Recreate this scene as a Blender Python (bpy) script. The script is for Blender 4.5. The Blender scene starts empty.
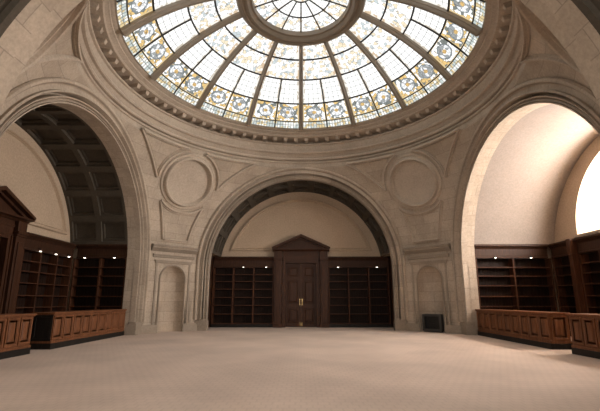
import bpy, bmesh, math, random
from math import pi, sin, cos, sqrt, atan2, asin, hypot
from mathutils import Vector, Matrix

random.seed(7)
SC = bpy.context.scene
COL = SC.collection

# ------------------------------------------------------------------ dimensions (metres)
A = 7.0          # wall planes stand 7 m from the room's centre
RI = 4.5         # inner radius of the big arches
RO = 5.15        # outer radius of their mouldings
ZS = 3.09        # springing height
RS = sqrt(A * A + RO * RO)      # radius of the sphere the pendentives lie on
LOW = 4.95       # half width of the recesses below the wooden cornices
RET = 0.62       # stone return before the woodwork starts
CASE = 0.40      # depth of the bookcases
ZW = 3.85        # top of the woodwork
DZC, DR = 4.34, 8.33            # glass dome: centre height and radius
D_EDGE, D_OCU = asin(6.05 / 8.33), asin(2.25 / 8.33)

# ------------------------------------------------------------------ materials
def new_mat(name):
    m = bpy.data.materials.new(name); m.use_nodes = True
    nt = m.node_tree
    for n in list(nt.nodes): nt.nodes.remove(n)
    out = nt.nodes.new('ShaderNodeOutputMaterial')
    return m, nt, out

def N(nt, t, **kw):
    n = nt.nodes.new(t)
    for k, v in kw.items():
        if k.startswith('_'): setattr(n, k[1:], v)
        else: n.inputs[k.replace('__', ' ')].default_value = v
    return n

def mathn(nt, op, a, b=None, c=None):
    n = nt.nodes.new('ShaderNodeMath'); n.operation = op
    for i, v in enumerate((a, b, c)):
        if v is None: continue
        if isinstance(v, (int, float)): n.inputs[i].default_value = v
        else: nt.links.new(v, n.inputs[i])
    return n.outputs[0]

def mixc(nt, fac, a, b, blend='MIX'):
    n = nt.nodes.new('ShaderNodeMix'); n.data_type = 'RGBA'; n.blend_type = blend
    for i, v in ((0, fac), (6, a), (7, b)):
        if isinstance(v, (int, float)): n.inputs[i].default_value = v
        elif isinstance(v, tuple): n.inputs[i].default_value = (*v, 1) if len(v) == 3 else v
        else: nt.links.new(v, n.inputs[i])
    return n.outputs[2]

def stone_mat(name, col, dark, rough=0.85, blocks=None, joint=0.72):
    m, nt, out = new_mat(name)
    b = N(nt, 'ShaderNodeBsdfPrincipled', Roughness=rough)
    b.inputs['Specular IOR Level'].default_value = 0.2
    tc = nt.nodes.new('ShaderNodeTexCoord')
    geo = nt.nodes.new('ShaderNodeNewGeometry')
    n1 = N(nt, 'ShaderNodeTexNoise', Scale=0.9, Detail=6.0, Roughness=0.65)
    n2 = N(nt, 'ShaderNodeTexNoise', Scale=14.0, Detail=4.0, Roughness=0.7)
    nt.links.new(geo.outputs['Position'], n1.inputs['Vector']); nt.links.new(geo.outputs['Position'], n2.inputs['Vector'])
    r1 = nt.nodes.new('ShaderNodeMapRange'); r1.inputs[1].default_value = .3; r1.inputs[2].default_value = .7
    nt.links.new(n1.outputs['Fac'], r1.inputs[0])
    c = mixc(nt, r1.outputs[0], dark, col)
    f2 = nt.nodes.new('ShaderNodeMapRange'); f2.inputs[1].default_value = .35; f2.inputs[2].default_value = .65
    f2.inputs[3].default_value = .86; f2.inputs[4].default_value = 1.06
    nt.links.new(n2.outputs['Fac'], f2.inputs[0])
    g = nt.nodes.new('ShaderNodeCombineColor')
    for i in range(3): nt.links.new(f2.outputs[0], g.inputs[i])
    c = mixc(nt, 1.0, c, g.outputs[0], 'MULTIPLY')
    h = n2.outputs['Fac']
    if blocks:
        br = N(nt, 'ShaderNodeTexBrick', Scale=1.0)
        br.inputs['Mortar Size'].default_value = .010
        br.inputs['Mortar Smooth'].default_value = .3
        br.inputs['Brick Width'].default_value = blocks[0]; br.inputs['Row Height'].default_value = blocks[1]
        br.inputs['Color1'].default_value = (1, 1, 1, 1); br.inputs['Color2'].default_value = (.86, .85, .84, 1)
        br.inputs['Mortar'].default_value = (joint, joint, joint, 1)
        nt.links.new(tc.outputs['UV'], br.inputs['Vector'])
        c = mixc(nt, 1.0, c, br.outputs['Color'], 'MULTIPLY')
        h = mathn(nt, 'SUBTRACT', mathn(nt, 'MULTIPLY', h, .3), br.outputs['Fac'])
    nt.links.new(c, b.inputs['Base Color'])
    bp = N(nt, 'ShaderNodeBump', Strength=.35, Distance=.02)
    nt.links.new(h, bp.inputs['Height']); nt.links.new(bp.outputs[0], b.inputs['Normal'])
    nt.links.new(b.outputs[0], out.inputs[0])
    return m

def wood_mat(name, c1, c2, rough=.42):
    m, nt, out = new_mat(name)
    b = N(nt, 'ShaderNodeBsdfPrincipled', Roughness=rough)
    b.inputs['Specular IOR Level'].default_value = 0.2
    tc = nt.nodes.new('ShaderNodeTexCoord')
    mp = nt.nodes.new('ShaderNodeMapping'); mp.inputs['Scale'].default_value = (9, 9, .8)
    nt.links.new(tc.outputs['Object'], mp.inputs[0])
    n = N(nt, 'ShaderNodeTexNoise', Scale=2.2, Detail=7.0, Roughness=.6, Distortion=.6)
    nt.links.new(mp.outputs[0], n.inputs['Vector'])
    r = nt.nodes.new('ShaderNodeMapRange'); r.inputs[1].default_value = .3; r.inputs[2].default_value = .7
    nt.links.new(n.outputs['Fac'], r.inputs[0])
    nt.links.new(mixc(nt, r.outputs[0], c1, c2), b.inputs['Base Color'])
    bp = N(nt, 'ShaderNodeBump', Strength=.15, Distance=.01)
    nt.links.new(n.outputs['Fac'], bp.inputs['Height']); nt.links.new(bp.outputs[0], b.inputs['Normal'])
    nt.links.new(b.outputs[0], out.inputs[0])
    return m

def plain_mat(name, col, rough=.6, metal=0., noise=.08, scale=3.):
    m, nt, out = new_mat(name)
    b = N(nt, 'ShaderNodeBsdfPrincipled', Roughness=rough, Metallic=metal)
    geo = nt.nodes.new('ShaderNodeNewGeometry')
    n = N(nt, 'ShaderNodeTexNoise', Scale=scale, Detail=5.0)
    nt.links.new(geo.outputs['Position'], n.inputs['Vector'])
    lo = tuple(x * (1 - noise) for x in col); hi = tuple(min(1, x * (1 + noise)) for x in col)
    nt.links.new(mixc(nt, n.outputs['Fac'], lo, hi), b.inputs['Base Color'])
    nt.links.new(b.outputs[0], out.inputs[0])
    return m

def emit_mat(name, col, strength):
    m, nt, out = new_mat(name)
    e = N(nt, 'ShaderNodeEmission', Strength=strength); e.inputs[0].default_value = (*col, 1)
    nt.links.new(e.outputs[0], out.inputs[0])
    return m

def carpet_mat():
    m, nt, out = new_mat('carpet')
    b = N(nt, 'ShaderNodeBsdfPrincipled', Roughness=.95)
    b.inputs['Specular IOR Level'].default_value = .1
    geo = nt.nodes.new('ShaderNodeNewGeometry')
    br = N(nt, 'ShaderNodeTexBrick', Scale=1.0); br.offset = .5
    br.inputs['Brick Width'].default_value = .16; br.inputs['Row Height'].default_value = .16
    br.inputs['Mortar Size'].default_value = .02; br.inputs['Mortar Smooth'].default_value = .6
    br.inputs['Color1'].default_value = (.74, .61, .525, 1); br.inputs['Color2'].default_value = (.72, .592, .51, 1)
    br.inputs['Mortar'].default_value = (.67, .55, .472, 1)
    nt.links.new(geo.outputs['Position'], br.inputs['Vector'])
    n1 = N(nt, 'ShaderNodeTexNoise', Scale=60., Detail=3.0)
    n2 = N(nt, 'ShaderNodeTexNoise', Scale=.5, Detail=4.0)
    for n in (n1, n2): nt.links.new(geo.outputs['Position'], n.inputs['Vector'])
    c = mixc(nt, mathn(nt, 'MULTIPLY', n1.outputs['Fac'], .5), br.outputs['Color'], (.50, .41, .345))
    r = nt.nodes.new('ShaderNodeMapRange'); r.inputs[1].default_value = .35; r.inputs[2].default_value = .65
    r.inputs[3].default_value = .9; r.inputs[4].default_value = 1.08
    nt.links.new(n2.outputs['Fac'], r.inputs[0])
    g = nt.nodes.new('ShaderNodeCombineColor')
    for i in range(3): nt.links.new(r.outputs[0], g.inputs[i])
    c = mixc(nt, 1.0, c, g.outputs[0], 'MULTIPLY')
    nt.links.new(c, b.inputs['Base Color'])
    bp = N(nt, 'ShaderNodeBump', Strength=.5, Distance=.01)
    nt.links.new(n1.outputs['Fac'], bp.inputs['Height']); nt.links.new(bp.outputs[0], b.inputs['Normal'])
    nt.links.new(b.outputs[0], out.inputs[0])
    return m

GLASS_LIGHT = 1.7
def glass_mat(name, kind):
    """stained glass lit by the sky behind it; one pane spans UV 0..1"""
    m, nt, out = new_mat(name)
    tc = nt.nodes.new('ShaderNodeTexCoord')
    sp = nt.nodes.new('ShaderNodeSeparateXYZ'); nt.links.new(tc.outputs['UV'], sp.inputs[0])
    u, v = sp.outputs[0], sp.outputs[1]
    geo = nt.nodes.new('ShaderNodeNewGeometry')
    ns = N(nt, 'ShaderNodeTexNoise', Scale=1.1, Detail=3.); nt.links.new(geo.outputs['Position'], ns.inputs['Vector'])
    white = mixc(nt, ns.outputs['Fac'], (.50, .51, .525), (.59, .578, .55))
    vo = N(nt, 'ShaderNodeTexVoronoi', Scale=7.5); nt.links.new(geo.outputs['Position'], vo.inputs['Vector'])
    vs = nt.nodes.new('ShaderNodeSeparateColor'); nt.links.new(vo.outputs['Color'], vs.inputs[0])
    ve = N(nt, 'ShaderNodeTexVoronoi', Scale=7.5, _feature='DISTANCE_TO_EDGE'); nt.links.new(geo.outputs['Position'], ve.inputs['Vector'])
    lead = mathn(nt, 'LESS_THAN', ve.outputs['Distance'], .045)
    du = mathn(nt, 'ABSOLUTE', mathn(nt, 'SUBTRACT', u, .5)); dv = mathn(nt, 'ABSOLUTE', mathn(nt, 'SUBTRACT', v, .5))
    edge = mathn(nt, 'MAXIMUM', du, dv)
    def lines(x, n, w):
        fr = mathn(nt, 'FRACT', mathn(nt, 'MULTIPLY', x, n))
        return mathn(nt, 'GREATER_THAN', mathn(nt, 'ABSOLUTE', mathn(nt, 'SUBTRACT', fr, .5)), .5 - w)
    if kind == 'ornate':
        r = mathn(nt, 'SQRT', mathn(nt, 'ADD', mathn(nt, 'POWER', du, 2.), mathn(nt, 'POWER', dv, 2.)))
        c = mixc(nt, mathn(nt, 'GREATER_THAN', vs.outputs[0], .58), white, (0.368, 0.256, 0.104))
        c = mixc(nt, mathn(nt, 'GREATER_THAN', vs.outputs[1], .80), c, (0.096, 0.104, 0.096))
        inner = mixc(nt, mathn(nt, 'GREATER_THAN', vs.outputs[2], .62), (0.432, 0.440, 0.448), (0.160, 0.168, 0.168))
        c = mixc(nt, mathn(nt, 'LESS_THAN', r, .31), c, inner)
        wob = mathn(nt, 'MULTIPLY', vs.outputs[1], .05)
        ring = mathn(nt, 'LESS_THAN', mathn(nt, 'ABSOLUTE', mathn(nt, 'SUBTRACT', mathn(nt, 'ADD', r, wob), .33)), .028)
        c = mixc(nt, ring, c, (0.120, 0.136, 0.144))
        ring2 = mathn(nt, 'LESS_THAN', r, .09)
        c = mixc(nt, ring2, c, (0.336, 0.224, 0.088))
        c = mixc(nt, mathn(nt, 'MULTIPLY', lead, .75), c, (0.048, 0.044, 0.040))
        c = mixc(nt, mathn(nt, 'GREATER_THAN', edge, .45), c, (0.320, 0.248, 0.136))
    elif kind == 'clear':
        g = mathn(nt, 'MAXIMUM', lines(u, 4, .055), lines(v, 5, .055))
        c = mixc(nt, mathn(nt, 'MULTIPLY', g, .8), white, (0.080, 0.080, 0.076))
        band = mathn(nt, 'GREATER_THAN', du, .41)
        c = mixc(nt, band, c, mixc(nt, mathn(nt, 'GREATER_THAN', vs.outputs[0], .55), (0.409, 0.398, 0.371), (0.266, 0.238, 0.199)))
    elif kind == 'scroll':
        gold = mathn(nt, 'GREATER_THAN', vs.outputs[0], .76)
        c = mixc(nt, gold, white, (0.409, 0.351, 0.256))
        c = mixc(nt, mathn(nt, 'GREATER_THAN', vs.outputs[1], .88), c, (0.266, 0.294, 0.304))
        c = mixc(nt, mathn(nt, 'MULTIPLY', lead, .85), c, (0.118, 0.114, 0.104))
        band = mathn(nt, 'GREATER_THAN', du, .42)
        c = mixc(nt, band, c, mixc(nt, mathn(nt, 'GREATER_THAN', vs.outputs[0], .55), (0.418, 0.398, 0.362), (0.294, 0.223, 0.152)))
    else:   # border
        g = mathn(nt, 'MAXIMUM', lines(u, 9, .08), lines(v, 2, .06))
        c = mixc(nt, mathn(nt, 'GREATER_THAN', vs.outputs[0], .5), (0.428, 0.428, 0.409), (0.247, 0.276, 0.266))
        c = mixc(nt, mathn(nt, 'GREATER_THAN', vs.outputs[1], .72), c, (0.323, 0.256, 0.142))
        c = mixc(nt, g, c, (0.057, 0.053, 0.047))
    e = N(nt, 'ShaderNodeEmission', Strength=GLASS_LIGHT)
    nt.links.new(c, e.inputs[0])
    nt.links.new(e.outputs[0], out.inputs[0])
    return m

M = {
    'stone': stone_mat('limestone', (.56, .475, .385), (.45, .375, .30)),
    'ashlar': stone_mat('limestone_blocks', (.57, .48, .385), (.43, .355, .28), blocks=(.95, .46), joint=.68),
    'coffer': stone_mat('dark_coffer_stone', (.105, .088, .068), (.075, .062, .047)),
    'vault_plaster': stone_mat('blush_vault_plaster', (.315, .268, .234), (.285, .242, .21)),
    'plaster': stone_mat('cream_plaster', (.58, .455, .335), (.52, .405, .295)),
    'wood': wood_mat('dark_stained_oak', (.026, .0115, .0065), (.066, .029, .0155), .5),
    'doorwood': wood_mat('door_oak', (.032, .0135, .0075), (.085, .036, .019), .42),
    'shelfwood': wood_mat('bookcase_oak', (.036, .0145, .0075), (.105, .040, .019), .5),
    'shade_painted_boards': wood_mat('shade_painted_back_boards', (.010, .005, .0032), (.026, .011, .006), .6),  # shadow inside the shelves is put into this board colour
    'counterwood': wood_mat('counter_oak', (.115, .044, .020), (.245, .100, .044), .45),
    'plinth_and_shade_wood': wood_mat('black_plinth_and_end_shade', (.012, .010, .009), (.022, .018, .015)),  # black plinths; also paints the shade on the left counter's end
    'bronze': plain_mat('painted_dome_rib', (.30, .245, .185), .5, .0),
    'lead': plain_mat('lead_bar', (.03, .028, .026), .6),
    'brass': plain_mat('brass', (.70, .50, .22), .28, 1.),
    'iron': plain_mat('black_iron', (.009, .009, .009), .6),
    'greymetal': plain_mat('grey_painted_metal', (.05, .047, .043), .5),
    'carpet': carpet_mat(),
    'ornate': glass_mat('stained_glass_ornate', 'ornate'),
    'clear': glass_mat('stained_glass_clear', 'clear'),
    'scroll': glass_mat('stained_glass_scroll', 'scroll'),
    'border': glass_mat('stained_glass_border', 'border'),
    'daylight': emit_mat('daylit_window_pane', (1.0, .905, .83), 37.0),
    'rear_fill': emit_mat('added_rear_fill_pane', (1.0, .94, .86), 4.2),  # glowing pane added as frontal fill light
    'lamp': emit_mat('shelf_lamp_glow', (1.0, .9, .75), 5.0),
}

# ------------------------------------------------------------------ mesh helpers
def link(name, bm, mats, parent=None, smooth=None, mw=None, bevel=0.):
    me = bpy.data.meshes.new(name)
    bmesh.ops.remove_doubles(bm, verts=bm.verts, dist=1e-5)
    bmesh.ops.recalc_face_normals(bm, faces=bm.faces) if smooth != 'keep' else None
    if mw is not None: bmesh.ops.transform(bm, matrix=mw, verts=bm.verts)
    bm.to_mesh(me); bm.free()
    if not isinstance(mats, (list, tuple)): mats = [mats]
    for m in mats: me.materials.append(m)
    o = bpy.data.objects.new(name, me); COL.objects.link(o)
    if parent is not None: o.parent = parent
    if smooth and smooth != 'keep':
        for p in me.polygons: p.use_smooth = True
        try: me.set_sharp_from_angle(angle=math.radians(28))
        except Exception: pass
    if bevel:
        md = o.modifiers.new('bevel', 'BEVEL'); md.width = bevel; md.segments = 2; md.limit_method = 'ANGLE'
    return o

def structure(o): o['kind'] = 'structure'; return o

def empty(name, mw, label, cat, group=None, parent=None):
    o = bpy.data.objects.new(name, None); COL.objects.link(o)
    o.empty_display_size = .2
    o.matrix_world = mw
    o['label'] = label; o['category'] = cat
    if group: o['group'] = group
    return o

def box(bm, x0, x1, y0, y1, z0, z1, mat=0):
    vs = [bm.verts.new((x, y, z)) for z in (z0, z1) for x, y in ((x0, y0), (x1, y0), (x1, y1), (x0, y1))]
    for f in ((3, 2, 1, 0), (4, 5, 6, 7), (0, 1, 5, 4), (1, 2, 6, 5), (2, 3, 7, 6), (3, 0, 4, 7)):
        fc = bm.faces.new([vs[i] for i in f]); fc.material_index = mat

def grid(bm, rows, uv=None, mat=0, closed=False):
    """rows: list of equal-length lists of points; uv(i,j) optional"""
    lay = bm.loops.layers.uv.verify()
    V = [[bm.verts.new(p) for p in r] for r in rows]
    n = len(rows[0])
    for i in range(len(rows) - 1):
        for j in range(n if closed else n - 1):
            k = (j + 1) % n
            try: f = bm.faces.new((V[i][j], V[i][k], V[i + 1][k], V[i + 1][j]))
            except ValueError: continue
            f.material_index = mat
            if uv:
                for lp, (a, b) in zip(f.loops, ((i, j), (i, j + 1), (i + 1, j + 1), (i + 1, j))):
                    lp[lay].uv = uv(a, b)
    return V

def prism(bm, poly, axis_fn, d0, d1, mat=0):
    """extrude 2D poly [(a,b)] from d0 to d1; axis_fn(a,b,d)->point"""
    v0 = [bm.verts.new(axis_fn(a, b, d0)) for a, b in poly]
    v1 = [bm.verts.new(axis_fn(a, b, d1)) for a, b in poly]
    n = len(poly)
    fs = [bm.faces.new(v0), bm.faces.new(list(reversed(v1)))]
    for i in range(n):
        fs.append(bm.faces.new((v0[i], v0[(i + 1) % n], v1[(i + 1) % n], v1[i])))
    for f in fs: f.material_index = mat

def lathe(bm, prof, n=32, center=(0, 0, 0), closed_prof=False):
    rows = []
    pr = prof + [prof[0]] if closed_prof else prof
    for r, z in pr:
        rows.append([(center[0] + r * cos(2 * pi * k / n), center[1] + r * sin(2 * pi * k / n), center[2] + z) for k in range(n)])
    grid(bm, rows, closed=True)

def tube(bm, pts, r, n=8):
    rows = []
    for i, p in enumerate(pts):
        p = Vector(p)
        t = (Vector(pts[min(i + 1, len(pts) - 1)]) - Vector(pts[max(i - 1, 0)])).normalized()
        a = t.orthogonal().normalized() if abs(t.z) > .9 else t.cross(Vector((0, 0, 1))).normalized()
        b = t.cross(a)
        rows.append([p + r * (cos(2 * pi * k / n) * a + sin(2 * pi * k / n) * b) for k in range(n)])
    V = grid(bm, rows, closed=True)
    bm.faces.new(V[0]); bm.faces.new(list(reversed(V[-1])))

# side frames: local (u, w, z): u along the wall, w outward from the room's wall plane
SIDES = {'front': 0., 'left': pi / 2, 'right': -pi / 2, 'back': pi}
def frame(side):
    return Matrix.Rotation(SIDES[side], 4, 'Z') @ Matrix.Translation((0, A, 0))

def arch_path(r, z0=0., n=64, leg=10):
    """from the foot at u=+r up over the arch to the foot at u=-r"""
    p = [(r, z0 + (ZS - z0) * i / leg) for i in range(leg)]
    p += [(r * cos(pi * i / n), ZS + r * sin(pi * i / n)) for i in range(n + 1)]
    p += [(-r, ZS - (ZS - z0) * (i + 1) / leg) for i in range(leg)]
    return p

# ------------------------------------------------------------------ floor
bm = bmesh.new(); lay = bm.loops.layers.uv.verify()
box(bm, -12.2, 12.2, -16.3, 10.6, -.25, 0)
structure(link('floor', bm, M['carpet']))

# ------------------------------------------------------------------ big arch mouldings (archivolts running down the jambs)
PROF = [(5.20, .12), (5.20, -.09), (5.16, -.14), (5.09, -.14), (5.06, -.10), (5.045, -.03), (5.02, -.01), (4.88, -.01), (4.87, -.09), (4.815, -.11),
        (4.80, -.03), (4.79, .26), (4.725, .28), (4.715, .03), (4.695, -.02), (4.665, -.01), (4.655, .10), (4.63, .12),
        (4.615, .04), (4.575, .02), (4.565, .12), (4.545, .12), (4.535, .04), (4.50, .05), (4.50, .3)]
def archivolt(side, n, ri=RI):
    bm = bmesh.new()
    k = (RO - ri) / (RO - RI)
    prof = [(RO - (RO - r) * k if r < RO else r, w) for r, w in PROF]
    z0 = .52
    paths = [arch_path(r, z0, 72, 6) for r, w in prof]
    rows = [[(u, w, z) for (u, z) in paths[i]] for i, (r, w) in enumerate(prof)]
    L = [0.]
    for (a, b), (c, d) in zip(paths[0], paths[0][1:]): L.append(L[-1] + hypot(a - c, b - d))
    grid(bm, rows, uv=lambda i, j: (L[j] * .9, prof[i][0]))
    # moulded stops at the feet of the jambs
    for s in (1, -1):
        x = sorted((s * (ri - .0), s * (RO + .02)))
        box(bm, x[0], x[1], .0, .34, .46, .53)
        x = sorted((s * (ri - .02), s * (RO + .02)))
        box(bm, x[0], x[1], -.03, .36, .0, .46)
    o = link('trim_%d' % n, bm, M['ashlar'], smooth=True, mw=frame(side))
    return structure(o)
archivolt('front', 1, 4.6); archivolt('left', 2); archivolt('right', 3); archivolt('back', 4, 4.75)

# ------------------------------------------------------------------ recesses behind the arches
def recess(side, depth, coffers, wallmat, ri=RI, window=None, ret=RET, sidemat=1):
    RET = ret
    mw = frame(side)
    bm = bmesh.new()
    # 0 ashlar stone, 1 plaster, 2 dark stone
    # jamb and first band of the vault
    p = arch_path(ri, 0., 64, 8)
    L = [0.]
    for (a, b), (c, d) in zip(p, p[1:]): L.append(L[-1] + hypot(a - c, b - d))
    ws = (.28, RET)
    grid(bm, [[(u, w, z) for u, z in p] for w in ws], uv=lambda i, j: (ws[i], L[j]))
    # vault beyond
    a0 = asin((ZW - .02 - ZS) / ri)
    rc = ri
    if coffers:
        nr = 11; da = (pi - 2 * a0) / nr
        cols = coffers
        cw = (depth + .15 - RET) / cols
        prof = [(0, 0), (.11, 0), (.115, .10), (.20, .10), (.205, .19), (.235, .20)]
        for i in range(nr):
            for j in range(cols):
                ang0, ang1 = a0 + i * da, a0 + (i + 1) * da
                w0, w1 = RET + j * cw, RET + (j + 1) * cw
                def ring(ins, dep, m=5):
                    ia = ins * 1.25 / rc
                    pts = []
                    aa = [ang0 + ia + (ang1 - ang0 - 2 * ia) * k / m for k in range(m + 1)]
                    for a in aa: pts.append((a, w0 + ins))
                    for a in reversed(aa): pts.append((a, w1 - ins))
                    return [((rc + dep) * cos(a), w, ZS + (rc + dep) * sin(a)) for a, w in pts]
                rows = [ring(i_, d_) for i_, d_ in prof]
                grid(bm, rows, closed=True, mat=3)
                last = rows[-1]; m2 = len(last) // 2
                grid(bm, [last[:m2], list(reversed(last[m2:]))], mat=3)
    else:
        aa = [a0 + (pi - 2 * a0) * k / 64 for k in range(65)]
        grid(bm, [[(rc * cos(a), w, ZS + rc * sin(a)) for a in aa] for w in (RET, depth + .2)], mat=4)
    # stone returns beside the woodwork, side walls and ledge above
    E_ = depth + CASE + .08
    zt = ZW + .02
    for s in (1, -1):
        grid(bm, [[(s * ri, RET, 0), (s * ri, RET, zt)], [(s * (LOW + .03), RET, 0), (s * (LOW + .03), RET, zt)]], uv=lambda i, j: (i * .45, j * ZW))
        grid(bm, [[(s * (LOW + .03), RET, 0), (s * (LOW + .03), RET, zt)], [(s * (LOW + .03), E_, 0), (s * (LOW + .03), E_, zt)]], mat=sidemat)
        ux = ri * cos(a0)
        grid(bm, [[(s * ux, RET, zt), (s * ux, E_, zt)], [(s * (LOW + .03), RET, zt), (s * (LOW + .03), E_, zt)]], mat=1)
    # back wall: below the woodwork top, and the lunette above it
    W2 = depth + CASE + .04
    W1 = depth + .15
    win = window
    def region(z_lo, z_hi, half, w, m):
        # columns so that a window can be cut
        if not win:
            grid(bm, [[(-half, w, z_lo), (half, w, z_lo)], [(-half, w, z_hi), (half, w, z_hi)]], mat=m)
        else:
            hw = win['half']
            for s in (1, -1):
                grid(bm, [[(s * hw, w, z_lo), (s * half, w, z_lo)], [(s * hw, w, z_hi), (s * half, w, z_hi)]], mat=m)
            if z_lo < win['sill']:
                zc = min(z_hi, win['sill'])
                grid(bm, [[(-hw, w, z_lo), (hw, w, z_lo)], [(-hw, w, zc), (hw, w, zc)]], mat=m)
    region(0, ZW + .02, LOW + .05, W2, 1)
    grid(bm, [[(-LOW, W1, ZW), (LOW, W1, ZW)], [(-LOW, W2 + .02, ZW), (LOW, W2 + .02, ZW)]], mat=1) if not win else None
    if win and win['sill'] > ZW:
        grid(bm, [[(-LOW, W1, ZW), (LOW, W1, ZW)], [(-LOW, W2 + .02, ZW), (LOW, W2 + .02, ZW)]], mat=1)
        grid(bm, [[(-win['half'], W1, ZW), (win['half'], W1, ZW)], [(-win['half'], W1, win['sill']), (win['half'], W1, win['sill'])]], mat=1)
    elif win:
        hw = win['half']
        for s in (1, -1):
            grid(bm, [[(s * hw, W1, ZW), (s * LOW, W1, ZW)], [(s * hw, W2 + .02, ZW), (s * LOW, W2 + .02, ZW)]], mat=1)
    R = ri + .02
    n = 64
    if not win:
        az = asin((ZW - ZS) / R)
        arc = [(R * cos(az + (pi - 2 * az) * k / n), ZS + R * sin(az + (pi - 2 * az) * k / n)) for k in range(n + 1)]
        grid(bm, [[(u, W1, ZW) for u, z in arc], [(u, W1, z) for u, z in arc]], mat=1)
    else:
        hw, zsp = win['half'], win['spring']
        # outer arc radial -> inner window arc
        az = asin((ZW - ZS) / R)
        outer, inner = [], []
        for k in range(n + 1):
            a = az + (pi - 2 * az) * k / n
            outer.append((R * cos(a), W1, ZS + R * sin(a)))
            b = pi * k / n
            inner.append((hw * cos(b), W1, zsp + hw * sin(b)))
        grid(bm, [outer, inner], mat=1)
        for s, oi in ((1, 0), (-1, n)):
            v = [bm.verts.new(q) for q in (outer[oi], inner[oi], (s * hw, W1, ZW))]
            f = bm.faces.new(v); f.material_index = 1
        # reveal
        path = [(hw, win['sill'])] + [(hw * cos(pi * k / n), zsp + hw * sin(pi * k / n)) for k in range(n + 1)] + [(-hw, win['sill'])]
        grid(bm, [[(u, W1 - .0, z) for u, z in path], [(u, W2 + win['reveal'] + .2, z) for u, z in path]], mat=1)
        grid(bm, [[(-hw, W1, win['sill']), (hw, W1, win['sill'])], [(-hw, W2 + win['reveal'] + .2, win['sill']), (hw, W2 + win['reveal'] + .2, win['sill'])]], mat=1)
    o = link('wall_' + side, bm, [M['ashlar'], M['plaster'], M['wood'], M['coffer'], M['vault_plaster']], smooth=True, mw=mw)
    return structure(o)

D_FRONT, D_LEFT, D_RIGHT, D_BACK = 2.42, 3.0, 4.0, 8.0
recess('front', D_FRONT, 2, 1, ri=4.6, ret=.3, sidemat=2)
recess('left', D_LEFT, 2, 1)
WIN = dict(half=2.95, spring=4.15, sill=4.0, reveal=1.5)
recess('right', D_RIGHT, 0, 1, window=WIN)
WIN_FILL = dict(half=2.9, spring=4.2, sill=1.6, reveal=.5)  # opening for the added fill window, out of view
recess('back', D_BACK, 5, 1, ri=4.75, window=WIN_FILL)

# mouldings on the blind lunettes
def lunette_trim(side, depth, n):
    mw = frame(side)
    bm = bmesh.new()
    w = depth + .15
    prof = [(4.18, 0), (4.18, -.06), (4.15, -.10), (4.10, -.11), (4.07, -.08), (4.06, -.03), (4.03, -.06), (4.00, 0)]
    zb = 4.28
    rows = []
    for r, d in prof:
        z_ = zb + (4.09 - r)
        a = asin((z_ - ZS) / r)
        rows.append([(r * cos(a + (pi - 2 * a) * k / 64), w + d, ZS + r * sin(a + (pi - 2 * a) * k / 64)) for k in range(65)])
    grid(bm, rows)
    rows = []
    for r, d in prof:
        z_ = zb + (4.09 - r) ; a = asin((z_ - ZS) / r)
        rows.append([(r * cos(a), w + d, z_), (-r * cos(a), w + d, z_)])
    grid(bm, rows)
    structure(link('trim_%d' % n, bm, M['plaster'], smooth=True, mw=mw))
lunette_trim('front', D_FRONT, 5); lunette_trim('left', D_LEFT, 6)

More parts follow.
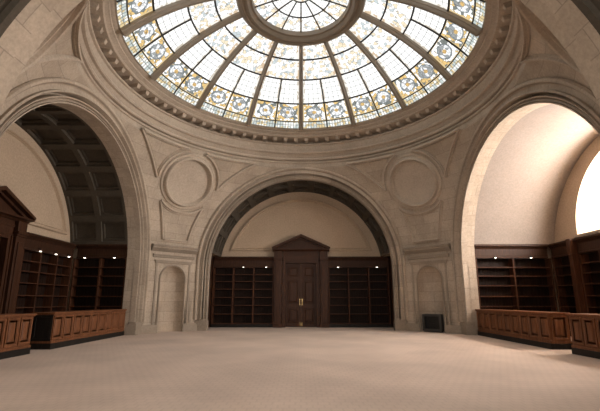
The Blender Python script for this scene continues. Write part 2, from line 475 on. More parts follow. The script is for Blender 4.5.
# ------------------------------------------------------------------ corner piers with niches
DIAG = (A + RO) / sqrt(2)           # distance of the diagonal faces from the centre
CORNERS = {'front_left': pi / 4, 'front_right': -pi / 4, 'back_left': 3 * pi / 4, 'back_right': -3 * pi / 4}
def cframe(ang): return Matrix.Rotation(ang, 4, 'Z') @ Matrix.Translation((0, DIAG, 0))
HALF = (A - RO) / sqrt(2) * 1.0 + .0   # half width of the face
NW, NZ = .60, 2.42                     # niche half width and springing
def pier(name, ang):
    bm = bmesh.new()
    H = HALF + .02; zt = 4.0
    n = 16
    arc = [(NW * cos(pi * k / (2 * n)), NZ + NW * sin(pi * k / (2 * n))) for k in range(2 * n + 1)]
    # face around the niche
    for s in (1, -1):
        grid(bm, [[(s * NW, 0, 0), (s * H, 0, 0)], [(s * NW, 0, NZ), (s * H, 0, NZ)]], uv=lambda i, j: ((NW, H)[j], (0, NZ)[i]))
    top = [(NW * cos(pi * k / n), NZ + NW * sin(pi * k / n)) for k in range(n + 1)]
    outer = []
    for k in range(n + 1):
        a = pi * k / n
        x = H * max(-1, min(1, cos(a) * 1.42)); outer.append((x, zt if abs(cos(a)) < .7042 else NZ + (zt - NZ) * min(1, sin(a) * 1.42)))
    grid(bm, [[(u, 0, z) for u, z in top], [(u, 0, z) for u, z in outer]], uv=lambda i, j: ((top, outer)[i][j]))
    # niche: half cylinder and quarter sphere
    dep = .52
    rows = []
    zs_ = [0, .6, 1.2, 1.8, NZ]
    for z in zs_: rows.append([(NW * cos(pi * k / n), dep * sin(pi * k / n), z) for k in range(n + 1)])
    for i in range(1, 9):
        e = pi / 2 * i / 8
        rows.append([(NW * cos(e) * cos(pi * k / n), dep * cos(e) * sin(pi * k / n), NZ + NW * sin(e)) for k in range(n + 1)])
    grid(bm, rows, uv=lambda i, j: (j * .11, rows[i][j][2]))
    # base course, raised rim round the niche, string course and impost cornice
    for s in (1, -1):
        x = sorted((s * (NW + .02), s * (H + .12))); box(bm, x[0], x[1], -.10, .05, 0, .30)
        x = sorted((s * (NW + .02), s * (H + .10))); box(bm, x[0], x[1], -.07, .05, .30, .36)
    # smooth rim of the niche
    pr = [(0., -.0), (0., -.05), (.03, -.065), (.06, -.04), (.075, 0)]
    rows = []
    for d, w in pr:
        r = NW + d + .01
        rows.append([(r, w, .36)] + [(r * cos(pi * k / 24), w, NZ + r * sin(pi * k / 24)) for k in range(25)] + [(-r, w, .36)])
    grid(bm, rows)
    # slightly raised panel frame beside the niche and its head
    for s in (1, -1):
        x = sorted((s * .80, s * .88)); box(bm, x[0], x[1], -.04, .03, .36, 3.17)
    box(bm, -.92, .92, -.07, .03, 3.14, 3.22); box(bm, -.95, .95, -.10, .03, 3.22, 3.27)
    HC = 1.16
    def mould(pts, half):
        rows = [[(-half + .0, w, z), (half, w, z)] for w, z in pts]
        V = grid(bm, rows)
        bm.faces.new([r[0] for r in V]); bm.faces.new([r[1] for r in reversed(V)])
    mould([(.05, 3.40), (-.05, 3.40), (-.07, 3.43), (-.07, 3.47), (-.10, 3.50), (-.10, 3.54), (.05, 3.56)], 1.05)
    mould([(.10, 3.68), (-.06, 3.68), (-.09, 3.72), (-.13, 3.75), (-.20, 3.80), (-.22, 3.82), (-.22, 3.88), (-.26, 3.90), (-.26, 3.95), (-.20, 3.98), (.25, 4.02)], HC)
    structure(link('wall_' + name, bm, M['ashlar'], smooth=True, mw=cframe(ang)))
for n_, a_ in CORNERS.items(): pier(n_, a_)

# ------------------------------------------------------------------ pendentives
SC0 = Vector((0, 0, ZS))
def sph(p, h=0.):
    """push a point onto the pendentive sphere, h metres towards the room"""
    d = (Vector(p) - SC0).normalized()
    return SC0 + d * (RS - h)

def pendentive(name, ang):
    bm = bmesh.new()
    zt = ZS + RO
    rows, uvs = [], []
    zl = [3.7 + (zt - 3.7) * (i / 28) for i in range(29)]
    nn = 24
    for z in zl:
        rho = sqrt(RS ** 2 - (z - ZS) ** 2)
        xo = sqrt(max(0, RO ** 2 - (z - ZS) ** 2))
        a = atan2(A, xo) - pi / 4       # half angle about the diagonal
        rows.append([(rho * sin(a - 2 * a * k / nn), rho * cos(a - 2 * a * k / nn), z) for k in range(nn + 1)])
        uvs.append([((a - 2 * a * k / nn) * rho, z) for k in range(nn + 1)])
    z = 8.62
    rows.append([(A * sin(pi / 4 - pi / 2 * k / nn), A * cos(pi / 4 - pi / 2 * k / nn), z) for k in range(nn + 1)])
    uvs.append([((pi / 4 - pi / 2 * k / nn) * A, z) for k in range(nn + 1)])
    grid(bm, rows, uv=lambda i, j: uvs[i][j])
    structure(link(name, bm, M['ashlar'], smooth=True, mw=Matrix.Rotation(ang, 4, 'Z')))
for n_, a_ in CORNERS.items(): pendentive('ceiling_' + n_, a_)

# medallions and panel mouldings on the pendentives
def sphere_strip(bm, pts, offs, closed=False):
    """sweep offs [(side, height)] along points lying on the sphere"""
    n = len(pts); rows = [[] for _ in offs]
    for i, p in enumerate(pts):
        p = Vector(p)
        q0 = Vector(pts[(i - 1) % n if closed else max(i - 1, 0)]); q1 = Vector(pts[(i + 1) % n if closed else min(i + 1, n - 1)])
        t = (q1 - q0).normalized(); nrm = (SC0 - p).normalized(); s = t.cross(nrm)
        for k, (a, h) in enumerate(offs): rows[k].append(sph(p + s * a, h))
    grid(bm, rows, closed=closed)

MED_Z = 7.05
def med_center(ang):
    rho = sqrt(RS ** 2 - (MED_Z - ZS) ** 2)
    c = Vector((0, rho, MED_Z))
    return c
def pend_trim(ang, n):
    bm = bmesh.new()
    c = med_center(0); nrm = (SC0 - c).normalized(); e1 = Vector((1, 0, 0)); e2 = nrm.cross(e1).normalized()
    if e2.z < 0: e2 = -e2
    def circ(r, m=72): return [sph(c + r * (cos(2 * pi * k / m) * e1 + sin(2 * pi * k / m) * e2)) for k in range(m)]
    # medallion rim: (radius, height)
    prof = [(1.40, -.02), (1.40, .05), (1.37, .08), (1.27, .07), (1.25, .12), (1.23, .22), (1.18, .25), (1.14, .22), (1.12, .13), (1.10, .12),
            (1.08, .03), (1.04, .03), (1.02, .015), (.5, .015), (.02, .015)]
    rows = [[sph(c + r * (cos(2 * pi * k / 72) * e1 + sin(2 * pi * k / 72) * e2), h) for k in range(72)] for r, h in prof]
    grid(bm, rows, closed=True)
    line = [(-.075, -.01), (-.07, .07), (-.04, .12), (.01, .12), (.025, .04), (.06, .04), (.075, .06), (.085, -.01)]
    # the diagonal frame: wall planes are x+y and y-x directions
    r2 = sqrt(2)
    def loc(p):            # back to room axes of the front-left corner: X=-wall distance left, Y=front
        return ((p.x - p.y) / r2, (p.x + p.y) / r2)    # (left coordinate negative, front coordinate)
    def from_room(X, Y, z): return Vector(((X + Y) / r2, (Y - X) / r2, z))
    PL = 6.53; RMED = 1.60; ZT = 8.34; ZB = 4.26
    def side_curve(which, z0, z1, m=80):
        out = []
        for i in range(m + 1):
            z = z0 + (z1 - z0) * i / m
            rho2 = RS ** 2 - (z - ZS) ** 2
            o = sqrt(max(0, rho2 - PL ** 2))
            X, Y = (-PL, o) if which == 'left' else (-o, PL)
            out.append(sph(from_room(X, Y, z)))
        return out
    def keep(pts, test):
        runs, cur = [], []
        for p in pts:
            if test(p): cur.append(p)
            else:
                if len(cur) > 1: runs.append(cur)
                cur = []
        if len(cur) > 1: runs.append(cur)
        return runs
    far = lambda p: (p - c).length > RMED
    inside = lambda p: (-loc(p)[0] < PL and loc(p)[1] < PL)
    # side borders, interrupted by the medallion surround
    for w in ('left', 'right'):
        for run in keep(side_curve(w, ZB, ZT), far): sphere_strip(bm, run, line)
    # top borders
    rho = sqrt(RS ** 2 - (ZT - ZS) ** 2)
    top = [Vector((rho * sin(t), rho * cos(t), ZT)) for t in [(-pi / 4 + pi / 2 * k / 90) for k in range(91)]]
    for run in keep(top, lambda p: far(p) and inside(p)): sphere_strip(bm, run, line)
    rho = sqrt(RS ** 2 - (ZB - ZS) ** 2)
    bot = [Vector((rho * sin(t), rho * cos(t), ZB)) for t in [(-pi / 4 + pi / 2 * k / 180) for k in range(181)]]
    for run in keep(bot, inside): sphere_strip(bm, run, line)
    # surround of the medallion
    m = 120
    ring = [sph(c + RMED * (cos(2 * pi * k / m - pi / 2) * e1 + sin(2 * pi * k / m - pi / 2) * e2)) for k in range(m + 1)]
    for run in keep(ring, lambda p: inside(p) and p.z < ZT): sphere_strip(bm, run, line)
    structure(link('trim_%d' % n, bm, M['stone'], smooth=True, mw=Matrix.Rotation(ang, 4, 'Z')))
for i, a_ in enumerate(CORNERS.values()): pend_trim(a_, 7 + i)

# ------------------------------------------------------------------ circular cornice under the dome
bm = bmesh.new()
prof = [(7.06, 8.46), (7.00, 8.50), (6.93, 8.51), (6.91, 8.55), (6.93, 8.58), (7.03, 8.59), (7.03, 8.65), (6.88, 8.66), (6.84, 8.71), (6.86, 8.77), (7.00, 8.78), (6.97, 8.84), (6.86, 8.97),
        (6.76, 8.98), (6.72, 9.03), (6.74, 9.08), (6.88, 9.09), (6.84, 9.15), (6.78, 9.42), (6.70, 9.44), (6.68, 9.49), (6.74, 9.52), (7.02, 9.53), (7.02, 9.72), (6.38, 9.73),
        (6.34, 9.78), (6.36, 9.82), (6.29, 9.87), (6.22, 9.90), (6.21, 9.95), (6.25, 9.98), (6.15, 10.01), (6.10, 10.05), (6.12, 10.08), (6.04, 10.10), (6.04, 10.25), (7.3, 10.3), (7.3, 8.46)]
lathe(bm, prof, 160, closed_prof=True)
# dentils
nd = 76
for k in range(nd):
    a = 2 * pi * (k + .5) / nd
    mt = Matrix.Rotation(a, 4, 'Z')
    pts = [(-.10, 6.47, 9.735), (.10, 6.47, 9.735), (.10, 7.03, 9.735), (-.10, 7.03, 9.735), (-.07, 6.53, 9.59), (.07, 6.53, 9.59), (.10, 7.03, 9.57), (-.10, 7.03, 9.57)]
    vs = [bm.verts.new(mt @ Vector(p)) for p in pts]
    for f in ((3, 2, 1, 0), (4, 5, 6, 7), (0, 1, 5, 4), (1, 2, 6, 5), (2, 3, 7, 6), (3, 0, 4, 7)): bm.faces.new([vs[i] for i in f])
structure(link('trim_11', bm, M['stone'], smooth=True))

# outer shell above the vaults so the sky cannot leak in
bm = bmesh.new()
lathe(bm, [(7.05, 8.4), (14, 8.4)], 64)
structure(link('ceiling', bm, M['stone']))

# ------------------------------------------------------------------ stained glass dome
dome = bpy.data.objects.new('window_1', None); COL.objects.link(dome); structure(dome)
dome['label'] = 'round stained glass dome of fourteen panels around a central oculus'
def dp(a, th, h=0.):
    """point of the dome: polar angle a, azimuth th from the front axis, h metres into the room"""
    r = DR - h
    return Vector((-r * sin(a) * sin(th), r * sin(a) * cos(th), DZC + r * cos(a)))
NS = 14
TH = 2 * pi / NS
AB = [D_EDGE, .770, .6575, .510, .388, D_OCU]        # glazing bar rows, from the rim up
RIBW = .115
def rib_mesh():
    bm = bmesh.new()
    sec = [(-1., -.03), (-1., .10), (-.72, .13), (-.55, .20), (-.3, .23), (-.12, .23), (0, .20), (.12, .23), (.3, .23), (.55, .20), (.72, .13), (1., .10), (1., -.03)]
    rows = []
    for i in range(25):
        a = D_EDGE + .004 + (D_OCU + .01 - D_EDGE) * i / 24
        wd = RIBW * (1.0 - .25 * i / 24)
        rows.append([dp(a, wd * s / (DR * sin(a)), h) for s, h in sec])
    V = grid(bm, rows)
    bm.faces.new(V[0]); bm.faces.new(list(reversed(V[-1])))
    return bm
rib0 = link('rib', rib_mesh(), M['bronze'], dome, smooth=True)
def panel_mesh():
    bm = bmesh.new()
    mats = {'border': 0, 'ornate': 1, 'clear': 2, 'scroll': 3}
    kinds = ['border', 'ornate', 'clear', 'scroll', 'scroll']
    for r in range(5):
        a0, a1 = AB[r], AB[r + 1]
        splits = 2 if r < 3 else 1
        for s in range(splits):
            t0 = TH * s / splits; t1 = TH * (s + 1) / splits
            m = 6
            rows = [[dp(a0 + (a1 - a0) * i / m, t0 + (t1 - t0) * j / m) for j in range(m + 1)] for i in range(m + 1)]
            # visible pane lies between the ribs
            eps = RIBW * 1.0
            def uv(i, j):
                a = a0 + (a1 - a0) * i / m
                th = t0 + (t1 - t0) * j / m
                k = eps / (DR * sin(a))
                lo = k if s == 0 else t0; hi = TH - k if s == splits - 1 else t1
                return ((th - lo) / (hi - lo), i / m)
            grid(bm, rows, uv=uv, mat=mats[kinds[r]])
    return bm
def bars_mesh():
    bm = bmesh.new()
    for a in AB[1:-1]:
        tube(bm, [dp(a, TH * j / 12, .02) for j in range(13)], .038 if a != AB[1] else .026, 6)
    tube(bm, [dp(AB[0] + (AB[3] - AB[0]) * i / 14, TH / 2, .02) for i in range(15)], .034, 6)
    return bm
pan0 = link('glass_panel', panel_mesh(), [M['border'], M['ornate'], M['clear'], M['scroll']], dome, smooth='keep')
bar0 = link('glazing_bars', bars_mesh(), M['lead'], pan0)
for k in range(1, NS):
    for src in (rib0, pan0):
        c = src.copy(); COL.objects.link(c); c.parent = dome; c.rotation_euler = (0, 0, k * TH)
        for ch in src.children:
            d = ch.copy(); COL.objects.link(d); d.parent = c
# oculus ring
bm = bmesh.new()
zo = DZC + DR * cos(D_OCU)
lathe(bm, [(2.40, zo + .02), (2.40, zo - .12), (2.34, zo - .20), (2.24, zo - .24), (2.18, zo - .23), (2.15, zo - .18), (2.10, zo - .17), (2.05, zo - .22), (1.98, zo - .23), (1.93, zo - .17), (1.90, zo - .10), (1.82, zo - .08), (1.80, zo + .15), (2.40, zo + .15)], 96, closed_prof=True)
link('oculus_ring', bm, M['bronze'], dome, smooth=True)
bm = bmesh.new()
AO = asin(1.86 / DR)
AI = .045
for k in range(NS):
    for (a0, a1, mt) in ((AO, .135, 0), (.135, AI, 1)):
        rows = [[dp(a0 + (a1 - a0) * i / 4, TH * (k + j / 4)) for j in range(5)] for i in range(5)]
        grid(bm, rows, uv=lambda i, j: (j / 4, i / 4), mat=mt)
grid(bm, [[dp(AI, 2 * pi * j / 28) for j in range(28)], [dp(.001, 2 * pi * j / 28) for j in range(28)]], closed=True, mat=0)
ocu = link('oculus_glass', bm, [M['scroll'], M['clear']], dome, smooth='keep')
bm = bmesh.new()
for k in range(NS):
    tube(bm, [dp(AO + (AI - AO) * i / 8, TH * k, .02) for i in range(9)], .028, 6)
for a in (.135, AI):
    tube(bm, [dp(a, 2 * pi * j / 56, .02) for j in range(57)], .028, 6)
link('glazing_bars', bm, M['lead'], ocu)

# ------------------------------------------------------------------ tall arched window on the right
def tall_window(side, depth, WIN, num, label, pane):
    mw = frame(side)
    root = bpy.data.objects.new('window_%d' % num, None); COL.objects.link(root); structure(root); root.matrix_world = mw
    root['label'] = label
    hw, zsp, sill = WIN['half'], WIN['spring'], WIN['sill']
    w = depth + CASE + .04 + WIN['reveal']
    bm = bmesh.new()
    n = 40
    path = [(hw, sill)] + [(hw * cos(pi * k / n), zsp + hw * sin(pi * k / n)) for k in range(n + 1)] + [(-hw, sill)]
    rows = []
    for d, y in ((0, 0), (0, -.12), (.12, -.12), (.12, 0)):
        k = (hw - d) / hw
        rows.append([(u * k, w + y, sill + .12 + (z - sill) * 1 if (i in (0, len(path) - 1) and d) else (zsp + (z - zsp) * k if z > zsp else z)) for i, (u, z) in enumerate(path)])
    grid(bm, rows)
    box(bm, -hw, hw, w - .12, w, sill, sill + .14)
    box(bm, -hw + .05, hw - .05, w - .10, w - .01, zsp - .06, zsp + .06)
    for x in (-.85, .85): box(bm, x - .05, x + .05, w - .10, w - .01, sill, zsp + sqrt(hw * hw - x * x) - .05)
    for z in ((sill + 1.1, sill + 2.2) if zsp - sill > 1 else (zsp + 1.3,)): box(bm, -hw + .05, hw - .05, w - .07, w - .02, z - .03, z + .03)
    link('window_frame', bm, M['stone'], root)
    bm = bmesh.new()
    vs = [bm.verts.new((u, w + .02, z)) for u, z in path]
    bm.faces.new(vs)
    link('pane', bm, M[pane], root, smooth='keep')
    bm = bmesh.new()
    box(bm, -hw - .1, hw + .1, depth + .02, depth + CASE, sill - .10, sill)
    link('window_sill', bm, M['stone'], root)
tall_window('right', D_RIGHT, WIN, 2, 'tall round-arched daylit window in the right recess', 'daylight')
tall_window('back', D_BACK, WIN_FILL, 3, 'added round-arched fill-light window unseen behind the viewer', 'rear_fill')  # unseen window added to brighten the hall from the front

# ------------------------------------------------------------------ woodwork
def wood_cornice(bm, x0, x1, y=0., z0=3.24, z1=ZW, ret0=0., ret1=0., back=.40):
    """frieze and projecting moulding; front plane y, projecting to -y"""
    pts = [(y + .02, z0), (y - .02, z0), (y - .02, z0 + .05), (y + .0, z0 + .07), (y + .0, z0 + .40), (y - .03, z0 + .42), (y - .05, z0 + .46), (y - .10, z0 + .50), (y - .14, z0 + .53), (y - .14, z1 - .02), (y - .12, z1), (y + back, z1), (y + back, z0)]
    v0 = [bm.verts.new((x0, a, b)) for a, b in pts]; v1 = [bm.verts.new((x1, a, b)) for a, b in pts]
    n = len(pts)
    bm.faces.new(v0); bm.faces.new(list(reversed(v1)))
    for i in range(n): bm.faces.new((v0[i], v0[(i + 1) % n], v1[(i + 1) % n], v1[i]))

def bookcase(mw, x0, x1, bays, label, group, lamps, corn=(0, 0), pier=None):
    """local frame: front plane y=0, depth to +y; x from x0 to x1"""
    root = empty('bookcase', mw, label, 'bookcase', group)
    dep = CASE - .02
    st = .07
    def part(name, fn, m, parent=root, bevel=0.):
        bm = bmesh.new(); fn(bm); return link(name, bm, m, parent, bevel=bevel)
    part('plinth', lambda bm: box(bm, x0, x1, -.03, dep, .0, .17), M['plinth_and_shade_wood'])
    for x in (x0, x1 - st):
        part('side_panel', lambda bm: box(bm, x, x + st, 0, dep, .17, 3.24), M['shelfwood'], bevel=.006)
    bw = (x1 - x0) / bays
    for k in range(1, bays):
        x = x0 + bw * k
        part('divider', lambda bm: box(bm, x - st / 2, x + st / 2, 0, dep - .03, .17, 3.24), M['shelfwood'], bevel=.006)
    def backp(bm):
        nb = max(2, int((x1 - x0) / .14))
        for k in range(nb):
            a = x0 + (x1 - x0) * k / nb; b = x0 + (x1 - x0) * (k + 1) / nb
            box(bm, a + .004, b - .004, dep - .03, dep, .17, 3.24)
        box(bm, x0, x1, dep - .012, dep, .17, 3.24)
    part('back_panel', backp, M['shade_painted_boards'])
    for k in range(bays):
        a = x0 + bw * k + (st if k == 0 else st / 2); b = x0 + bw * (k + 1) - (st if k == bays - 1 else st / 2)
        for z in (.17, .72, 1.19, 1.62, 2.07, 2.49, 2.87):
            part('shelf', lambda bm: box(bm, a, b, .015, dep - .03, z - (.0 if z < .2 else .04), z + (.04 if z < .2 else 0)), M['shelfwood'])
    part('cornice', lambda bm: wood_cornice(bm, x0 - corn[0], x1 + corn[1], 0., back=CASE), M['wood'])
    if pier is not None:
        part('pilaster', lambda bm: (box(bm, pier - .12, pier + .12, -.22, dep, 0, 3.24), box(bm, pier - .12, pier + .12, -.26, dep, 3.24, ZW)), M['shelfwood'], bevel=.01)
    for x in lamps:
        def lamp(bm):
            lathe(bm, [(.015, .07), (.03, .07), (.045, .02), (.04, .015), (.03, .03), (.015, .05)], 14, (x, -.10, 3.24))
            tube(bm, [(x, -.02, 3.36), (x, -.10, 3.36), (x, -.10, 3.33)], .012, 6)
        l = part('shelf_lamp', lamp, M['iron'])
        def glow(bm):
            bmesh.ops.create_uvsphere(bm, u_segments=10, v_segments=6, radius=.035, matrix=Matrix.Translation((x, -.10, 3.255)) @ Matrix.Diagonal((1.3, 1.3, .6, 1)))
        part('bulb', glow, M['lamp'], l)
    return root

def local(side, u, w, rot=0.):
    return frame(side) @ Matrix.Translation((u, w, 0)) @ Matrix.Rotation(rot, 4, 'Z')

GB = 'empty dark wooden bookcases around the hall'
# front recess: three bays on each side of the door (seen from the room, local u>0 is right)
FD = frame('front')
bookcase(local('front', 0, D_FRONT), -4.93, -1.52, 3, 'dark three-bay bookcase with empty shelves left of the pedimented central door', GB, (-3.22, -1.95))
bookcase(local('front', 0, D_FRONT), 1.52, 4.93, 3, 'dark three-bay bookcase with empty shelves right of the pedimented central door', GB, (2.07, 4.25))
# left recess (local u>0 is towards the front of the hall)
bookcase(local('left', 0, D_LEFT), 1.40, 4.50, 3, 'dark receding bookcase with lamps along the left outer wall under the cream lunette', GB, (2.2, 3.15, 4.05))
bookcase(local('left', 0, D_LEFT), -4.50, -2.00, 3, 'dark bookcase on the near side of the left doorcase', GB, (-3.8, -2.6))
bookcase(local('left', 4.55, 0, -pi / 2), -(D_LEFT - .02), -(RET + .02), 2, 'shadowy two-bay bookcase under the coffered vault behind the left counter', GB, (-2.45, -1.15), corn=(-.125, 0))
# right recess (local u<0 is towards the front)
bookcase(local('right', -4.55, 0, pi / 2), RET + .02, D_RIGHT - .02, 2, 'reddish sunlit two-bay bookcase behind the right counter', GB, (1.5, 3.05), corn=(0, -.125))
bookcase(local('right', 0, D_RIGHT), -4.50, -3.12, 1, 'shadowy one-bay bookcase in the far corner of the right recess', GB, (), pier=-3.0)
bookcase(local('right', 0, D_RIGHT), -2.86, .40, 3, 'dark bookcase along the right outer wall under the arched window', GB, ())

# pedimented double doors
def door(mw, n, label):
    root = bpy.data.objects.new('door_%d' % n, None); COL.objects.link(root); root.matrix_world = mw
    structure(root); root['label'] = label
    def part(name, fn, m, parent=root, bevel=0.):
        bm = bmesh.new(); fn(bm); return link(name, bm, m, parent, bevel=bevel)
    W = .86; HD = 3.50
    Y = .20
    for s in (-1, 1):
        x0, x1 = (-W, -.006) if s < 0 else (.006, W)
        leaf = part('door_leaf', lambda bm: box(bm, x0, x1, Y, Y + .07, .02, HD), M['doorwood'], bevel=.004)
        for z0, z1 in ((.22, 1.02), (1.28, 2.55), (2.72, 3.32)):
            def pan(bm):
                a, b = x0 + .13, x1 - .13
                pr = [(0, -.04), (.035, -.045), (.05, .0), (.09, -.0), (.13, -.03)]
                rows = []
                for d, y in pr: rows.append([(a + d, Y + y - .002, z0 + d), (b - d, Y + y - .002, z0 + d), (b - d, Y + y - .002, z1 - d), (a + d, Y + y - .002, z1 - d)])
                rows.insert(0, [(a, Y + .01, z0), (b, Y + .01, z0), (b, Y + .01, z1), (a, Y + .01, z1)])
                V = grid(bm, rows, closed=True); bm.faces.new(V[-1])
            part('door_panel', pan, M['doorwood'], leaf)
        xh = s * .07
        def handle(bm):
            box(bm, xh - .02, xh + .02, Y - .012, Y + .0, 1.18, 1.52)
            tube(bm, [(xh, Y - .01, 1.24), (xh, Y - .07, 1.26), (xh, Y - .07, 1.44), (xh, Y - .01, 1.46)], .013, 8)
        part('door_handle', handle, M['brass'], leaf)
        part('kick_bolt', lambda bm: box(bm, s * .05 - .012, s * .05 + .012, Y - .012, Y, .06, .26), M['brass'], leaf)
    def frame_(bm):
        for s in (-1, 1):
            x = sorted((s * W, s * (W + .16))); box(bm, x[0], x[1], -.04, .32, 0, HD + .16)
            x = sorted((s * (W + .11), s * (W + .18))); box(bm, x[0], x[1], -.075, .0, 0, HD + .18)
        box(bm, -W, W, -.04, .32, HD, HD + .16)
        box(bm, -W - .18, W + .18, -.075, .0, HD + .11, HD + .18)
    part('door_frame', frame_, M['doorwood'])
    for s in (-1, 1):
        def pil(bm):
            xc = s * 1.28
            box(bm, xc - .215, xc + .215, -.16, .2, .22, 3.60)
            box(bm, xc - .24, xc + .24, -.22, .2, .0, .22)
            box(bm, xc - .12, xc + .12, -.20, -.15, .40, 3.42)
            box(bm, xc - .24, xc + .24, -.20, .2, 3.60, 3.68); box(bm, xc - .26, xc + .26, -.25, .2, 3.68, 3.78)
            box(bm, xc - .22, xc + .22, -.18, .2, 3.78, 4.14)
        part('pilaster', pil, M['doorwood'], bevel=.008)
    def entab(bm):
        box(bm, -1.03, 1.03, -.04, .2, HD + .18, 3.92)
        box(bm, -1.03, 1.03, -.08, .2, 3.92, 4.00)
        box(bm, -1.03, 1.03, -.05, .2, 4.00, 4.14)
    part('entablature', entab, M['doorwood'])
    def pediment(bm):
        zb = 4.14; hw = 1.60; ap = .82
        # cornice below
        pts = [(.2, zb), (-.12, zb), (-.18, zb + .05), (-.34, zb + .08), (-.34, zb + .14), (.2, zb + .14)]
        v0 = [bm.verts.new((-hw, a, b)) for a, b in pts]; v1 = [bm.verts.new((hw, a, b)) for a, b in pts]
        bm.faces.new(v0); bm.faces.new(list(reversed(v1)))
        for i in range(len(pts)): bm.faces.new((v0[i], v0[(i + 1) % len(pts)], v1[(i + 1) % len(pts)], v1[i]))
        # tympanum
        prism(bm, [(-hw + .1, zb + .12), (hw - .1, zb + .12), (0, zb + ap - .06)], lambda a, b, d: (a, d, b), -.04, .2)
        # raking cornices
        for s in (-1, 1):
            prism(bm, [(s * (hw + .02), zb + .13), (s * (hw + .04), zb + .22), (0, zb + ap + .14), (0, zb + ap + .0)], lambda a, b, d: (a, d, b), -.36, .2)
            prism(bm, [(s * (hw - .22), zb + .14), (s * (hw - .02), zb + .15), (0, zb + ap + .01), (0, zb + ap - .09)], lambda a, b, d: (a, d, b), -.18, .2)
    part('pediment', pediment, M['doorwood'])
    return root
door(local('front', 0, D_FRONT), 1, 'dark panelled double doors with brass handles under a triangular pediment')
door(local('left', -.3, D_LEFT), 2, 'dark pedimented doorcase at the left edge behind the near counter')

# counters
def counter(mw, length, npan, label, end_panel=True, material='counterwood'):
    """local: x along the length, front face y=0 looking to -y, depth to +y"""
    root = empty('library_counter', mw, label, 'counter')
    def part(name, fn, m, bevel=0.):
        bm = bmesh.new(); fn(bm); return link(name, bm, m, root, bevel=bevel)
    dep = .62; H = 1.07
    part('plinth', lambda bm: box(bm, .0, length, -.015, dep, 0, .17), M['plinth_and_shade_wood'])
    part('body', lambda bm: box(bm, .02, length - .02, .02, dep - .02, .17, H - .06), M[material])
    part('worktop', lambda bm: (box(bm, -.03, length + .0, -.05, dep + .03, H - .045, H), box(bm, -.01, length, -.025, dep + .01, H - .075, H - .045)), M[material], bevel=.008)
    part('base_moulding', lambda bm: (box(bm, -.005, length, -.012, dep + .01, .17, .24)), M[material], bevel=.006)
    def raised(bm, P, a, b, z0, z1):
        pr = [(0, .0), (.0, -.03), (.05, -.03), (.07, -.0), (.11, -.0), (.15, -.018)]
        rows = [[P(a + d, y, z0 + d), P(b - d, y, z0 + d), P(b - d, y, z1 - d), P(a + d, y, z1 - d)] for d, y in pr]
        V = grid(bm, rows, closed=True); bm.faces.new(V[-1])
    pw = (length - .04) / npan
    for k in range(npan):
        part('front_panel', lambda bm: raised(bm, lambda x, y, z: (x, .02 + y, z), .02 + pw * k + .015, .02 + pw * (k + 1) - .015, .27, .98), M[material])
    if end_panel:
        part('end_panel', lambda bm: (raised(bm, lambda x, y, z: (.012 + y, x, z), .06, dep - .06, .27, .98), box(bm, -.004, .02, .02, dep - .02, .17, H - .075)), M['plinth_and_shade_wood'])  # near-black wood paints the shaded end face into the colour
    return root
XC = 7.45
def counter_mw(side_sign, y, flip):
    # left counters face +X, right counters face -X; local x runs along +Y (flip False) or -Y
    if side_sign < 0:      # facing +X : local -y -> +X ; local y -> -X ; local x -> +Y
        m = Matrix(((0, -1, 0, -XC), (1, 0, 0, y), (0, 0, 1, 0), (0, 0, 0, 1)))
    else:                  # facing -X : local y -> +X ; local x -> -Y   (start at far end)
        m = Matrix(((0, 1, 0, XC), (-1, 0, 0, y), (0, 0, 1, 0), (0, 0, 0, 1)))
    return m
counter(counter_mw(-1, -.45, 0), 4.93, 9, 'long orange-brown panelled counter in front of the left bookcases')

def mirrored_counter(y0, length, npan, label):
    """right hand counters: near end at y0 with the end panel, running to +Y; face looks to -X"""
    root = empty('library_counter', Matrix.Translation((XC, y0, 0)), label, 'counter')
    dep = .62; H = 1.07
    def part(name, fn, m, bevel=0.):
        bm = bmesh.new(); fn(bm); return link(name, bm, m, root, bevel=bevel)
    m_ = M['counterwood']
    part('plinth', lambda bm: box(bm, -.015, dep, 0, length, 0, .17), M['plinth_and_shade_wood'])
    part('body', lambda bm: box(bm, .02, dep - .02, .02, length - .02, .17, H - .06), m_)
    part('worktop', lambda bm: (box(bm, -.05, dep + .03, -.03, length, H - .045, H), box(bm, -.025, dep + .01, -.01, length, H - .075, H - .045)), m_, bevel=.008)
    part('base_moulding', lambda bm: box(bm, -.012, dep + .01, -.005, length, .17, .24), m_, bevel=.006)
    def raised(bm, P, a, b, z0, z1):
        pr = [(0, .0), (.0, -.03), (.05, -.03), (.07, -.0), (.11, -.0), (.15, -.018)]
        rows = [[P(a + d, y, z0 + d), P(b - d, y, z0 + d), P(b - d, y, z1 - d), P(a + d, y, z1 - d)] for d, y in pr]
        V = grid(bm, rows, closed=True); bm.faces.new(V[-1])
    pw = (length - .04) / npan
    for k in range(npan):
        part('front_panel', lambda bm: raised(bm, lambda x, y, z: (.02 + y, x, z), .02 + pw * k + .015, .02 + pw * (k + 1) - .015, .27, .98), m_)
    part('end_panel', lambda bm: raised(bm, lambda x, y, z: (x, .02 + y, z), .06, dep - .06, .27, .98), m_)
    return root
mirrored_counter(-.45, 4.93, 9, 'long dark panelled counter in front of the right bookcases')

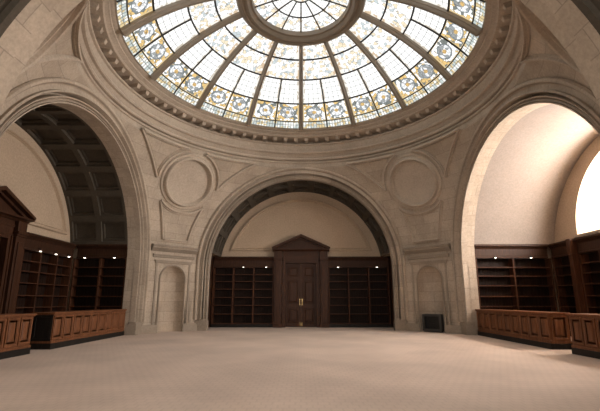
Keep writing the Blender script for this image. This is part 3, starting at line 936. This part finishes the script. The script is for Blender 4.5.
def near_counter(sign, label):
    # the next counter towards the viewer; its far end is at y=-1.25
    L_ = 3.0
    root = empty('library_counter', Matrix.Translation((sign * 7.40, -1.40 - L_, 0)), label, 'counter')
    dep = .62; H = 1.07
    def part(name, fn, m, bevel=0.):
        bm = bmesh.new(); fn(bm); return link(name, bm, m, root, bevel=bevel)
    def bx(bm, a, b, y0, y1, z0, z1):
        x = sorted((sign * a, sign * b)); box(bm, x[0], x[1], y0, y1, z0, z1)
    m_ = M['counterwood']
    part('plinth', lambda bm: bx(bm, -.015, dep, 0, L_, 0, .17), M['plinth_and_shade_wood'])
    part('body', lambda bm: bx(bm, .02, dep - .02, .02, L_ - .02, .17, H - .06), m_)
    part('worktop', lambda bm: (bx(bm, -.05, dep + .03, 0, L_ + .03, H - .045, H), bx(bm, -.025, dep + .01, 0, L_ + .01, H - .075, H - .045)), m_, bevel=.008)
    part('base_moulding', lambda bm: bx(bm, -.012, dep + .01, 0, L_ + .005, .17, .24), m_, bevel=.006)
    for k in range(6):
        a, b = .02 + .49 * k + .03, .02 + .49 * (k + 1) - .01
        def pan(bm):
            pr = [(0, .02), (.0, -.01), (.05, -.01), (.07, .02), (.11, .02), (.15, .002)]
            rows = [[(sign * x, a + d, .27 + d), (sign * x, b - d, .27 + d), (sign * x, b - d, .98 - d), (sign * x, a + d, .98 - d)] for d, x in pr]
            V = grid(bm, rows, closed=True); bm.faces.new(V[-1])
        part('front_panel', pan, m_)
    return root
near_counter(-1, 'near panelled counter cut off by the left edge of the view')
near_counter(1, 'near dark counter cut off by the right edge of the view')

# metal cabinet standing in the right niche
def heater():
    mw = Matrix.Rotation(-pi / 4, 4, 'Z') @ Matrix.Translation((0.05, DIAG, 0))
    root = empty('heater_cabinet', mw, 'dark grey metal cabinet with black recessed front standing in the right niche', 'cabinet')
    def part(name, fn, m, bevel=0.):
        bm = bmesh.new(); fn(bm); return link(name, bm, m, root, bevel=bevel)
    def case(bm):
        x0, x1, y0, y1, z0, z1 = -.52, .40, -.05, .22, .05, .80
        t = .09
        box(bm, x0, x0 + t, y0, y1, z0, z1); box(bm, x1 - t, x1, y0, y1, z0, z1)
        box(bm, x0 + t, x1 - t, y0, y1, z1 - t, z1); box(bm, x0 + t, x1 - t, y0, y1, z0, z0 + t)
        box(bm, x0 + t, x1 - t, y1 - .04, y1, z0 + t, z1 - t)
    part('casing', case, M['greymetal'], bevel=.01)
    part('grille', lambda bm: [box(bm, -.42, .30, .02, .06, z, z + .03) for z in [.16 + .05 * k for k in range(11)]] and box(bm, -.43, .31, .06, .09, .14, .71), M['iron'])
    part('base', lambda bm: box(bm, -.48, .34, -.02, .20, 0, .05), M['iron'])
heater()

# ------------------------------------------------------------------ camera, world, view
cam = bpy.data.cameras.new('camera'); co = bpy.data.objects.new('camera', cam); COL.objects.link(co)
F_PX, TILT, PY, CX = 389., .21, 218., 301.
cam.sensor_fit = 'HORIZONTAL'; cam.sensor_width = 36.; cam.lens = 36. * F_PX / 600.
cam.shift_x = -(CX - 300.) / 600.; cam.shift_y = (PY - 205.5) / 600.
cam.clip_start = .05; cam.clip_end = 200
co.location = (0, -12.53, 1.41)
co.rotation_euler = (pi / 2 + TILT, 0, 0)
SC.camera = co

w = bpy.data.worlds.new('world'); SC.world = w; w.use_nodes = True
w.node_tree.nodes['Background'].inputs[0].default_value = (.75, .82, .92, 1)
w.node_tree.nodes['Background'].inputs[1].default_value = .6

SC.view_settings.view_transform = 'Standard'; SC.view_settings.look = 'None'
SC.view_settings.gamma = 1.; SC.view_settings.use_curve_mapping = False
SC.view_settings.exposure = .6
